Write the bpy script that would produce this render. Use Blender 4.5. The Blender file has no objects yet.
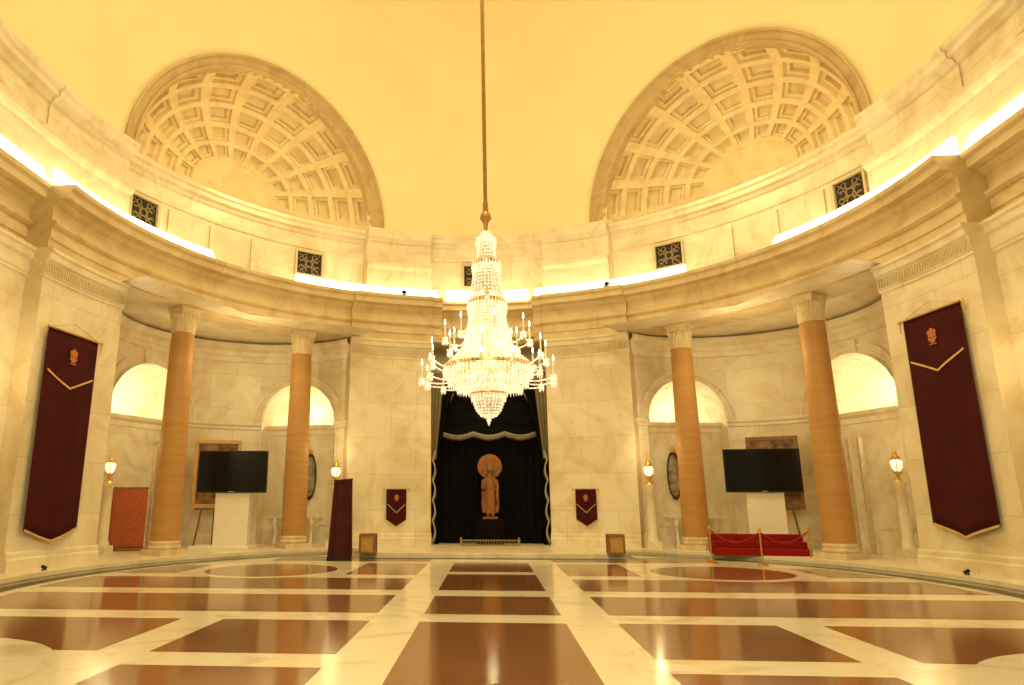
import bpy, bmesh, math, random
from mathutils import Vector, Matrix
random.seed(4)
PI=math.pi; R=math.radians
S=bpy.context.scene; COL=S.collection
CX,CY=0.0,15.25
EYE=1.68
F=1024*24/36.0; PX,PY=440.0,342.5
TH=R(13.19); PS=R(4.1)
cT,sT,cP,sP=math.cos(TH),math.sin(TH),math.cos(PS),math.sin(PS)
PLAT=0.17
# ------------------------------------------------------------------ survey helpers
def ray(px,py):
    A=(px-PX)/F; B=(PY-py)/F
    d=cT-B*sT; z=sT+B*cT
    return Vector((A*cP-d*sP, A*sP+d*cP, z))
def onZ(px,py,z):
    v=ray(px,py); t=(z-EYE)/v.z
    return Vector((v.x*t,v.y*t,z))
def onY(px,py,Y):
    v=ray(px,py); t=Y/v.y
    return Vector((v.x*t,Y,EYE+v.z*t))
def onR(px,py,r):
    v=ray(px,py); q=v.x**2+v.y**2
    t=(v.y*CY+math.sqrt(max(0,(v.y*CY)**2-q*(CY*CY-r*r))))/q
    return Vector((v.x*t,v.y*t,EYE+v.z*t))
def ang(p): return math.atan2(p.x-CX,p.y-CY)
def pol(r,a,z=0): return Vector((CX+r*math.sin(a),CY+r*math.cos(a),z))
# ------------------------------------------------------------------ materials
def new_mat(name):
    m=bpy.data.materials.new(name); m.use_nodes=True
    n=m.node_tree.nodes; l=m.node_tree.links
    return m,n,l,n['Principled BSDF']
def plain(name,col,rough=.5,metal=0.0,emis=None,es=0.0,var=.12,vscale=6.0,spec=.5,coat=0.0,sparkle=None,sheen=0,alpha=1):
    m,n,l,b=new_mat(name)
    tc=n.new('ShaderNodeTexCoord'); nz=n.new('ShaderNodeTexNoise'); nz.inputs['Scale'].default_value=vscale; nz.inputs['Detail'].default_value=4
    rp=n.new('ShaderNodeValToRGB')
    e=rp.color_ramp.elements
    e[0].position=.3; e[1].position=.7
    e[0].color=(col[0]*(1-var),col[1]*(1-var),col[2]*(1-var),1); e[1].color=(min(1,col[0]*(1+var)),min(1,col[1]*(1+var)),min(1,col[2]*(1+var)),1)
    l.new(tc.outputs['Object'],nz.inputs['Vector']); l.new(nz.outputs['Fac'],rp.inputs['Fac']); l.new(rp.outputs['Color'],b.inputs['Base Color'])
    b.inputs['Roughness'].default_value=rough; b.inputs['Metallic'].default_value=metal
    b.inputs['Specular IOR Level'].default_value=spec; b.inputs['Alpha'].default_value=alpha
    b.inputs['Coat Weight'].default_value=coat; b.inputs['Sheen Weight'].default_value=sheen
    if sheen: b.inputs['Sheen Tint'].default_value=(.5,.08,.08,1)
    if emis:
        b.inputs['Emission Color'].default_value=(*emis,1); b.inputs['Emission Strength'].default_value=es
        if sparkle:
            mr=n.new('ShaderNodeMapRange'); mr.inputs['From Min'].default_value=.38; mr.inputs['From Max'].default_value=.68; mr.inputs['To Min'].default_value=sparkle[0]; mr.inputs['To Max'].default_value=sparkle[1]
            l.new(nz.outputs['Fac'],mr.inputs['Value']); l.new(mr.outputs['Result'],b.inputs['Emission Strength'])
    return m
def marble(name,c1,c2,rough=.3,scale=.6,joints=None,dist=1.6,lo=.36,hi=.56,stretch=(1,1,1),spec=.5):
    m,n,l,b=new_mat(name)
    tc=n.new('ShaderNodeTexCoord'); mp=n.new('ShaderNodeMapping'); mp.inputs['Scale'].default_value=stretch
    nz=n.new('ShaderNodeTexNoise'); nz.inputs['Scale'].default_value=scale; nz.inputs['Detail'].default_value=8; nz.inputs['Distortion'].default_value=dist; nz.inputs['Roughness'].default_value=.62
    rp=n.new('ShaderNodeValToRGB'); e=rp.color_ramp.elements
    e[0].position=lo; e[0].color=(*c2,1); e[1].position=hi; e[1].color=(*c1,1)
    l.new(tc.outputs['Object'],mp.inputs['Vector']); l.new(mp.outputs['Vector'],nz.inputs['Vector']); l.new(nz.outputs['Fac'],rp.inputs['Fac'])
    out=rp.outputs['Color']
    if joints:
        uv=n.new('ShaderNodeUVMap'); br=n.new('ShaderNodeTexBrick')
        br.inputs['Scale'].default_value=1; br.inputs['Brick Width'].default_value=joints[0]; br.inputs['Row Height'].default_value=joints[1]
        br.inputs['Mortar Size'].default_value=.007; br.inputs['Color1'].default_value=(1,1,1,1); br.inputs['Color2'].default_value=(.91,.89,.84,1); br.inputs['Mortar'].default_value=(.72,.66,.55,1)
        mx=n.new('ShaderNodeMix'); mx.data_type='RGBA'; mx.blend_type='MULTIPLY'; mx.inputs['Factor'].default_value=1
        l.new(uv.outputs['UV'],br.inputs['Vector']); l.new(out,mx.inputs['A']); l.new(br.outputs['Color'],mx.inputs['B']); out=mx.outputs['Result']
    l.new(out,b.inputs['Base Color']); b.inputs['Roughness'].default_value=rough; b.inputs['Specular IOR Level'].default_value=spec
    return m
CREAM=(.87,.80,.65); VEIN=(.74,.63,.45)
M={}
M['wall']=marble('wall_marble',CREAM,VEIN,.35,.7,(1.9,1.3))
M['marble']=marble('plain_marble',CREAM,VEIN,.35,.8)
M['entab']=marble('entablature_stone',(.75,.62,.40),(.63,.48,.27),.5,.8,(2.2,6.0))
M['dome']=marble('dome_plaster',(.87,.78,.50),(.85,.75,.47),.8,.2)
M['apse']=marble('apse_stone',(.82,.68,.42),(.72,.57,.32),.65,.9)
M['capital']=marble('capital_stone',(.74,.61,.41),(.60,.47,.29),.5,1.5)
M['floor_white']=marble('floor_white_marble',(.87,.81,.67),(.72,.63,.46),.15,.7,None,1.8,.36,.48,(1,1,1),.45)
M['floor_brown']=marble('floor_brown_marble',(.265,.122,.056),(.235,.104,.046),.12,1.2,None,.8,.36,.60,(1,1,1),.55)
M['floor_dark']=marble('floor_dark_marble',(.03,.03,.015),(.06,.055,.025),.2,2.4)
M['column']=marble('yellow_marble',(.52,.285,.098),(.46,.24,.078),.5,.9,None,.6,.36,.60,(.4,.4,5),.35)
M['brass']=plain('brass',(.75,.48,.14),.28,1.0)
M['gold']=plain('gold_thread',(.70,.45,.15),.5,.2)
M['emblem']=plain('orange_thread',(.54,.18,.035),.6)
M['rod']=plain('rod_bronze',(.44,.25,.075),.4,.6)
M['maroon']=plain('maroon_velvet',(.055,.0045,.007),.85,0,None,0,.25,2.0,.2)
M['maroon2']=plain('maroon_drape',(.050,.005,.007),.75,0,None,0,.4,5.0,.3,0,None,.2)
M['black_cloth']=plain('black_velvet',(.0035,.003,.004),.9,0,None,0,.3,3,.15)
M['cream_cloth']=plain('cream_drape',(.24,.20,.12),.8)
M['cord']=plain('silver_cord',(.46,.41,.32),.65)
M['white_paint']=plain('white_paint',(.86,.81,.70),.4,0,None,0,.03)
M['black_plastic']=plain('black_plastic',(.010,.010,.011),.5,0,None,0,.1,6,.3)
M['screen']=plain('screen_glass',(.005,.005,.006),.2,0,None,0,.05,6,.3)
M['wood']=plain('brown_wood',(.24,.12,.042),.5,0,None,0,.3,9)
M['giltwood']=plain('gilt_wood',(.55,.31,.09),.45,.3)
M['red_carpet']=plain('red_carpet',(.26,.010,.008),.95,0,None,0,.2,14,.2)
M['red_damask']=plain('red_damask',(.42,.10,.03),.8,0,None,0,.45,26)
M['red_rope']=plain('red_rope',(.30,.013,.013),.8)
M['grille']=plain('bronze_grille',(.05,.035,.02),.5,.5)
M['scroll']=plain('scroll_bronze',(.30,.22,.10),.5,.4)
M['dark']=plain('recess_shade',(.02,.015,.010),.8)  # near-black colour stands in for shade behind the grille scrollwork
M['sandstone']=plain('red_sandstone',(.32,.145,.050),.75,0,None,0,.25,8,.3)
M['crystal']=plain('crystal_painted_glints',(.98,.94,.82),.08,0,(1,.87,.60),.4,.2,30,1.0,0,(.05,1.15))  # glints are put into the crystal as patchy noise-driven emission
M['glow']=plain('crystal_glow_fill',(.90,.81,.60),.2,0,(1,.82,.50),.2,.5,18,.8,0,(.02,.40),0,.6)  # added inner shells; the inner glow of the crystal is put into their emission
M['flame']=plain('candle_bulb',(1,.9,.6),.3,0,(1,.88,.62),7.0)
M['globe']=plain('lamp_glass',(1,.9,.65),.2,0,(1,.80,.45),1.6)
M['strip']=plain('cove_lamp',(1,.9,.7),.4,0,(1,.85,.48),4.8)
M['canvas']=plain('painted_canvas',(.24,.13,.05),.6,0,None,0,.8,3.5)
M['steel']=plain('pale_metal',(.62,.54,.40),.4,.3)
M['mirror']=plain('oval_glass',(.50,.44,.32),.2,.4,None,0,.7,4)
# ------------------------------------------------------------------ mesh builder
class MB:
    def __init__(s): s.bm=bmesh.new(); s.uvl=s.bm.loops.layers.uv.new('UVMap')
    def face(s,cos,mi=0):
        try:
            f=s.bm.faces.new([s.bm.verts.new(c) for c in cos]); f.material_index=mi; return f
        except Exception: return None
    def grid(s,rows,closed_u=False,closed_v=False,uvs=None,mi=0):
        V=[[s.bm.verts.new(c) for c in r] for r in rows]
        nu=len(V); nv=len(V[0])
        for i in range(nu if closed_u else nu-1):
            for j in range(nv if closed_v else nv-1):
                i2=(i+1)%nu; j2=(j+1)%nv
                f=s.bm.faces.new((V[i][j],V[i2][j],V[i2][j2],V[i][j2])); f.material_index=mi
                if uvs:
                    for lp,(a,b) in zip(f.loops,((i,j),(i2,j),(i2,j2),(i,j2))): lp[s.uvl].uv=uvs[a][b]
        return V
    def box(s,c,size,M4=None,mi=0,taper=1.0):
        x,y,z=[k/2 for k in size]; c=Vector(c)
        co=[]
        for dz in(-1,1):
            k=taper if dz>0 else 1
            for dx,dy in((-1,-1),(1,-1),(1,1),(-1,1)):
                v=c+Vector((dx*x*k,dy*y*k,dz*z)); co.append(s.bm.verts.new(M4@v if M4 else v))
        for q in((0,3,2,1),(4,5,6,7),(0,1,5,4),(1,2,6,5),(2,3,7,6),(3,0,4,7)):
            f=s.bm.faces.new([co[i] for i in q]); f.material_index=mi
    def lathe(s,prof,n=24,c=(0,0,0),mod=None,M4=None):
        rows=[]
        for i in range(n):
            a=2*PI*i/n; row=[]
            for k,(r,z) in enumerate(prof):
                rr=r*(mod(a,k) if mod else 1); v=Vector((c[0]+rr*math.cos(a),c[1]+rr*math.sin(a),c[2]+z))
                row.append(M4@v if M4 else v)
            rows.append(row)
        V=s.grid(rows,closed_u=True)
        for k in(0,-1):
            if prof[k][0]>1e-4:
                try: s.bm.faces.new([V[i][k] for i in range(n)])
                except Exception: pass
    def tube(s,pts,r,n=8):
        pts=[Vector(p) for p in pts]; rows=[]; up=None
        for i,p in enumerate(pts):
            t=(pts[min(i+1,len(pts)-1)]-pts[max(i-1,0)]).normalized()
            if up is None: up=Vector((0,0,1)) if abs(t.z)<.9 else Vector((1,0,0))
            x=t.cross(up).normalized(); y=x.cross(t).normalized(); up=y
            rr=r[i] if isinstance(r,(list,tuple)) else r
            rows.append([p+x*rr*math.cos(2*PI*k/n)+y*rr*math.sin(2*PI*k/n) for k in range(n)])
        V=s.grid(rows,closed_v=True)
        for k in(0,-1):
            try: s.bm.faces.new(V[k])
            except Exception: pass
    def ball(s,c,r,n=12,m=8,M4=None):
        if not isinstance(r,(tuple,list)): r=(r,r,r)
        rows=[]
        for i in range(n):
            a=2*PI*i/n; row=[]
            for j in range(m+1):
                b=-PI/2+PI*j/m; q=max(math.cos(b),1e-3)
                v=Vector((r[0]*q*math.cos(a),r[1]*q*math.sin(a),r[2]*math.sin(b)))
                if M4: v=M4@v
                row.append(v+Vector(c))
            rows.append(row)
        s.grid(rows,closed_u=True)
    def octa(s,c,r,h,h2=None):
        c=Vector(c); h2=h2 or h
        q=[s.bm.verts.new(c+Vector(v)) for v in((r,0,0),(0,r,0),(-r,0,0),(0,-r,0))]
        t=s.bm.verts.new(c+Vector((0,0,h))); b=s.bm.verts.new(c-Vector((0,0,h2)))
        for i in range(4):
            s.bm.faces.new((q[i],q[(i+1)%4],t)); s.bm.faces.new((q[(i+1)%4],q[i],b))
    def prism(s,poly,y0,y1,mi=0):        # poly in XZ, extruded along Y
        a=[s.bm.verts.new((x,y0,z)) for x,z in poly]; b=[s.bm.verts.new((x,y1,z)) for x,z in poly]
        n=len(poly)
        f=s.bm.faces.new(a); f.material_index=mi; f=s.bm.faces.new(b[::-1]); f.material_index=mi
        for i in range(n):
            f=s.bm.faces.new((a[i],b[i],b[(i+1)%n],a[(i+1)%n])); f.material_index=mi
    def ring(s,prof,a0,a1,step=2.0,caps=True,uvr=11.0):   # prof (r,z) swept about the hall's centre
        n=max(1,int(round(abs(a1-a0)/step))); rows=[]; uvs=[]
        for i in range(n+1):
            a=R(a0+(a1-a0)*i/n)
            rows.append([pol(r,a,z) for r,z in prof]); uvs.append([(uvr*a,z+.35*(r-uvr)) for r,z in prof])
        V=s.grid(rows,uvs=uvs)
        if caps:
            for k in(0,-1):
                try: s.bm.faces.new(V[k])
                except Exception: pass
    def straight(s,prof,sg,y0,y1):       # the same profile run straight towards the entrance, x = sg*r
        n=10; rows=[[Vector((sg*r,y0+(y1-y0)*i/n,z)) for r,z in prof] for i in range(n+1)]
        uvs=[[(-(y0+(y1-y0)*i/n),z+.35*(r-11)) for r,z in prof] for i in range(n+1)]
        V=s.grid(rows,uvs=uvs)
        for k in(0,-1):
            try: s.bm.faces.new(V[k])
            except Exception: pass
    def build(s,name,mat,parent=None,smooth=False,kind=None,bev=0,sharp=35,loc=None):
        bm=s.bm
        bmesh.ops.remove_doubles(bm,verts=bm.verts,dist=1e-5)
        bmesh.ops.recalc_face_normals(bm,faces=bm.faces)
        me=bpy.data.meshes.new(name); bm.to_mesh(me); bm.free()
        if smooth:
            for p in me.polygons: p.use_smooth=True
            me.set_sharp_from_angle(angle=R(sharp))
        for mm in (mat if isinstance(mat,(list,tuple)) else [mat]): me.materials.append(M[mm])
        o=bpy.data.objects.new(name,me); COL.objects.link(o)
        if parent: o.parent=parent
        if kind: o['kind']=kind
        if loc is not None: o.location=loc
        if bev:
            b=o.modifiers.new('bevel','BEVEL'); b.width=bev; b.segments=2; b.limit_method='ANGLE'
        return o
def thing(name,label,cat,loc=(0,0,0),rz=0,group=None):
    o=bpy.data.objects.new(name,None); COL.objects.link(o); o.empty_display_size=.2
    o.location=loc; o.rotation_euler=(0,0,rz); o['label']=label; o['category']=cat
    if group: o['group']=group
    return o
def tag(o,label,cat,group=None):
    o['label']=label; o['category']=cat
    if group: o['group']=group
    return o
def copy_tree(o,parent=None,label=None,loc=None,rz=None):
    c=o.copy(); COL.objects.link(c)
    if parent: c.parent=parent
    if label: c['label']=label
    if loc is not None: c.location=loc
    if rz is not None: c.rotation_euler=(0,0,rz)
    for ch in [k for k in bpy.data.objects if k.parent==o]: copy_tree(ch,c)
    return c
# ================================================================== SETTING
# ---------------- floor with inlaid panels
def clip_circle(poly,r):
    N=64
    for i in range(N):
        a=2*PI*(i+.5)/N; nx,ny=math.cos(a),math.sin(a); out=[]
        for k in range(len(poly)):
            p,q=poly[k],poly[(k+1)%len(poly)]
            dp=p[0]*nx+p[1]*ny-r; dq=q[0]*nx+q[1]*ny-r
            if dp<=0: out.append(p)
            if dp*dq<0:
                t=dp/(dp-dq); out.append((p[0]+(q[0]-p[0])*t,p[1]+(q[1]-p[1])*t))
        poly=out
        if len(poly)<3: return []
    return poly
fl=MB()
fl.face([(-16,-5,0),(16,-5,0),(16,29,0),(-16,29,0)],0)
def panel(u0,u1,v0,v1,mi=1,z=.0015,clip=9.35):
    p=clip_circle([(u0,v0),(u1,v0),(u1,v1),(u0,v1)],clip)
    if len(p)>2: fl.face([(x,y+CY,z) for x,y in p],mi)
def disc(u,v,r0,r1,mi,z):
    n=48
    for i in range(n):
        a,b=2*PI*i/n,2*PI*(i+1)/n
        if r0<=0: fl.face([(u,v+CY,z),(u+r1*math.cos(a),v+CY+r1*math.sin(a),z),(u+r1*math.cos(b),v+CY+r1*math.sin(b),z)],mi)
        else: fl.face([(u+r0*math.cos(a),v+CY+r0*math.sin(a),z),(u+r1*math.cos(a),v+CY+r1*math.sin(a),z),(u+r1*math.cos(b),v+CY+r1*math.sin(b),z),(u+r0*math.cos(b),v+CY+r0*math.sin(b),z)],mi)
for v0,v1 in((-9.2,-4.77),(-4.05,-1.95),(-1.1,1.95),(2.6,5.4)): panel(-1.05,1.05,v0,v1)
for s in(-1,1):
    def pu(u0,u1,v0,v1,**k): panel(min(s*u0,s*u1),max(s*u0,s*u1),v0,v1,**k)
    pu(1.78,3.97,-7.0,-4.72); pu(4.6,9.4,-7.0,-4.72)
    pu(1.78,9.4,-4.0,-1.9)
    pu(1.78,9.4,-1.1,1.0)
    pu(1.78,3.5,1.75,4.9); pu(7.7,9.4,1.75,4.0); pu(1.78,6.5,5.5,7.4)
    pu(1.78,3.97,-9.3,-7.65)
    disc(s*5.6,2.75,0,2.0,0,.003); disc(s*5.6,2.75,0,1.66,1,.0045)
    disc(s*6.7,-8.4,0,2.1,0,.003); disc(s*6.7,-8.4,1.0,1.22,1,.0045)
n=120
for i in range(n):
    a,b=2*PI*i/n,2*PI*(i+1)/n
    if math.cos(a)<-.35: continue
    fl.face([pol(9.6,a,.002),pol(10.05,a,.002),pol(10.05,b,.002),pol(9.6,b,.002)],2)
for x0,x1,y0,y1 in((-4.5,4.5,21.65,22.0),(-4.5,-4.1,22.0,24.6),(4.1,4.5,22.0,24.6)): fl.face([(x0,y0,.003),(x1,y0,.003),(x1,y1,.003),(x0,y1,.003)],2)
fl.build('floor',['floor_white','floor_brown','floor_dark'],kind='structure')
# ---------------- raised platform
pf=MB(); pf.ring([(10.0,0),(10.0,.06),(9.97,.07),(9.97,PLAT),(16.6,PLAT),(16.6,0)],-118,118,2)
pf.build('floor_platform','marble',kind='structure')
ds=MB(); ds.prism([(-4.1,0),(4.1,0),(4.1,PLAT-.002),(-4.1,PLAT-.002)],21.95,25.5)
ds.build('floor_dais','marble',kind='structure',bev=.02)
# ---------------- piers
AE=91.5                                  # where the ring gives way to the straight side bays
YE=CY+10.7*math.cos(R(AE))
def pier(a0,a1,name,side=0):
    m=MB(); r=10.7
    body=[(r,PLAT),(r,7.75),(11.75,7.75),(11.75,PLAT)]
    base=[(r-.10,PLAT),(r-.10,.42),(r-.06,.46),(r-.06,.56),(r-.02,.60),(r+.05,.60),(r+.05,PLAT)]
    cap=[(r+.05,7.02),(r-.03,7.02),(r-.03,7.08),(r-.06,7.12),(r-.06,7.42),(r-.12,7.48),(r-.14,7.62),(r-.18,7.66),(r-.18,7.74),(r+.05,7.74)]
    e=.12
    m.ring(body,a0,a1,1.5); m.ring(base,a0-e,a1+e,1.5); m.ring(cap,a0-e,a1+e,1.5)
    w=(a1-a0); k=int(w*11*PI/180/.085)
    for i in range(k):
        a=R(a0+w*(i+.5)/k); M4=Matrix.Translation(pol(r-.075,a,7.27))@Matrix.Rotation(-a,4,'Z')
        m.box((0,0,0),(.05,.03,.24),M4)
    if side:
        for pr in(body,base,cap): m.straight([(q+.42,z) for q,z in pr],side,YE+.3,5.0)
    return m.build(name,'wall',kind='structure')
pier(-28.6,-11.8,'wall_back_left'); pier(11.8,28.6,'wall_back_right')
pier(-AE,-75.2,'wall_left',-1); pier(75.2,AE,'wall_right',1)
# ---------------- entablature
en=MB()
prof=[(11.9,7.75),(10.68,7.75),(10.68,8.00),(10.64,8.01),(10.64,8.3),(10.60,8.31),(10.54,8.38),(10.54,8.44),(10.66,8.48),(10.66,8.84),(10.60,8.88),(10.52,8.96),(10.52,9.02),(10.30,9.06),(10.28,9.24),(10.20,9.30),(10.18,9.40),(12.2,9.40)]
en.ring(prof,-AE,-9.6,1.5); en.ring(prof,9.6,AE,1.5)
en.ring([(r+.42,z) for r,z in prof],-9.6,9.6,1.5)
for s in(-1,1): en.straight([(r+.60,z) for r,z in prof],s,YE+.4,4.5)
pr2=[(r-.12,z) for r,z in prof[:-1]]+[(11.9,9.40)]; pr2[0]=(11.9,7.75)
for a0,a1 in((-28.8,-11.6),(11.6,28.8)): en.ring([(r,z+(.002 if z in(7.75,9.40) else 0)) for r,z in pr2],a0,a1,1.5)
en.build('trim_1','entab',kind='structure')
# ---------------- stepped parapet above the cornice, set back below the two half-domes
at=MB()
aprof=[(12.3,9.38),(11.5,9.38),(11.5,9.62),(11.56,9.66),(11.56,11.35),(11.50,11.38),(11.50,11.5),(11.54,11.52),(11.54,11.9),(11.46,11.95),(11.42,12.05),(11.30,12.10),(11.28,12.24),(11.20,12.3),(11.20,12.42),(12.3,12.42)]
REC=.26
rprof=[(r+(REC if r<12.2 else 0),z) for r,z in aprof]
bprof=[(12.2,9.381),(11.12,9.381),(11.12,9.66),(11.18,9.70),(11.18,10.72),(11.10,10.78),(11.02,10.86),(11.02,11.0),(11.30,11.06),(11.34,11.10),(11.34,11.9),(11.26,11.95),(11.22,12.05),(11.10,12.10),(11.08,12.24),(11.00,12.3),(11.00,12.421),(12.2,12.421)]
GP=[(148,208),(311,262),(476,251),(667,253),(845,188)]
GA=[math.degrees(ang(onR(x,y,11.6))) for x,y in GP]
g1=(abs(GA[1])+abs(GA[3]))/2; g2=(abs(GA[0])+abs(GA[4]))/2
at.ring(aprof,-25,25,1.5)
for s in(-1,1):
    at.ring(rprof,min(s*24.8,s*74),max(s*24.8,s*74),1.5)
    at.ring(aprof,min(s*73.8,s*128),max(s*73.8,s*128),1.5)
    for a0,a1 in((11.5,24.9),(73.6,90)): at.ring(bprof,min(s*a0,s*a1),max(s*a0,s*a1),1.5)
    at.straight([(r+(.05 if 11.0<z<12.42 and r<11.5 else 0),z) for r,z in bprof],s,CY,4.5)
    st=(g2-g1-8)/3
    for k in range(3):                   # raised stone panels between the grilles
        a0=g1+4+st*k+.4; a1=g1+4+st*(k+1)-.4
        at.ring([(11.9,9.85),(11.77,9.85),(11.75,9.90),(11.75,11.18),(11.77,11.23),(11.9,11.23)],min(s*a0,s*a1),max(s*a0,s*a1),1)
at.build('wall_upper','wall',kind='structure')
# ---------------- dome with two apse openings
ZA=12.42; RD=11.5; RA=4.70; AX=48.0
dm=MB()
def in_apse(p):
    for s in(-1,1):
        a=R(s*AX); n_=Vector((math.sin(a),math.cos(a),0)); q=p-Vector((CX,CY,ZA)); d=q.dot(n_)
        if d>0 and (q-n_*d).length<RA+.12: return True
    return False
N1,N2=300,80
V=[[dm.bm.verts.new(pol(RD*math.cos(R(90*j/N2)),2*PI*i/N1,ZA+RD*math.sin(R(90*j/N2)))) for j in range(N2)] for i in range(N1)]
for i in range(N1):
    for j in range(N2-1):
        i2=(i+1)%N1; c=(V[i][j].co+V[i2][j+1].co)/2
        if in_apse(c): continue
        am=abs((360*(i+.5)/N1+180)%360-180)
        if am>128 and j<N2*.55: continue
        dm.bm.faces.new((V[i][j],V[i2][j],V[i2][j+1],V[i][j+1]))
dm.build('ceiling','dome',smooth=True,kind='structure')
DEP,LIFT=.60,1.05
def apse(s):
    a=R(s*AX); n_=Vector((math.sin(a),math.cos(a),0)); t=Vector((math.cos(a),-math.sin(a),0)); up=Vector((0,0,1))
    D0=math.sqrt(RD*RD-RA*RA); O=Vector((CX,CY,ZA))+n_*D0
    def pt(th,ph,r):
        th,ph=R(th),R(ph); k=1-LIFT/RA*math.cos(th)*math.sin(ph)*.9
        return O+n_*math.cos(th)*r*DEP+(t*math.cos(ph)+up*math.sin(ph)*k)*math.sin(th)*r+up*LIFT*math.cos(th)
    m=MB(); rr=RA
    th=[87]
    for w in(16.6,15,13.2,11.4,9.3): th.append(th[-1]-w)
    NP=9
    m.grid([[pt(x,180*k/36,rr) for k in range(37)] for x in(90,88.5,87)])
    m.grid([[pt(x,180*k/36,rr) for k in range(37)] for x in(th[-1],12,6,.2)])
    m.grid([[pt(th[-1]+.3,180*k/36,rr-.02) for k in range(37)],[pt(th[-1]-1.3,180*k/36,rr-.05) for k in range(37)],[pt(th[-1]-2.2,180*k/36,rr+.02) for k in range(37)]])
    K=4
    for i in range(5):
        t1,t0=th[i],th[i+1]
        for j in range(NP):
            p0,p1=180*j/NP,180*(j+1)/NP
            def loop(f,r):
                a0,a1=t0+(t1-t0)*f,t1-(t1-t0)*f; b0,b1=p0+(p1-p0)*f,p1-(p1-p0)*f; o=[]
                for k in range(K): o.append(pt(a0,b0+(b1-b0)*k/K,r))
                for k in range(K): o.append(pt(a0+(a1-a0)*k/K,b1,r))
                for k in range(K): o.append(pt(a1,b1-(b1-b0)*k/K,r))
                for k in range(K): o.append(pt(a1-(a1-a0)*k/K,b0,r))
                return o
            rows=[loop(0,rr),loop(.125,rr),loop(.135,rr+.17),loop(.235,rr+.17),loop(.245,rr+.34),loop(.46,rr+.34)]
            m.grid(rows,closed_v=True)
            m.face(loop(.46,rr+.34))
    m.build('ceiling_apse','apse',kind='structure')
    # thin archivolt
    def dd(q): return math.sqrt(RD*RD-q*q)
    m=MB(); pr=[(RA+.44,dd(RA+.44)+.05),(RA+.44,dd(RA+.44)-.10),(RA+.36,dd(RA+.4)-.12),(RA+.32,dd(RA+.32)-.03),(RA+.12,dd(RA+.12)-.03),(RA+.10,dd(RA+.1)-.08),(RA+.03,dd(RA)-.08),(RA,dd(RA)-.02),(RA,dd(RA)+.3)]
    B0=Vector((CX,CY,ZA))
    m.grid([[B0+n_*d+(t*math.cos(PI*k/48)+up*math.sin(PI*k/48))*q for k in range(49)] for q,d in pr])
    m.build('trim_2','entab',kind='structure')
    # sloping ledge from the parapet back to the foot of the half-dome
    m=MB(); rows=[]
    hw=math.asin(RA/RD)
    for k in range(33):
        ph=PI*k/32
        aa=a+hw*math.cos(ph); p0=pol(11.62,aa,ZA+.005)
        cth=math.sin(ph); p1=O+n_*(RA*DEP*cth)+t*RA*math.cos(ph)+up*(LIFT*cth+.005)
        if (p1-B0).dot(n_)<(p0-B0).dot(n_): p1=p0.copy()
        rows.append([p0,p0.lerp(p1,.5),p1])
    m.grid(rows); m.build('trim_3','marble',kind='structure')
    return O,n_
APS=[apse(-1),apse(1)]
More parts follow.
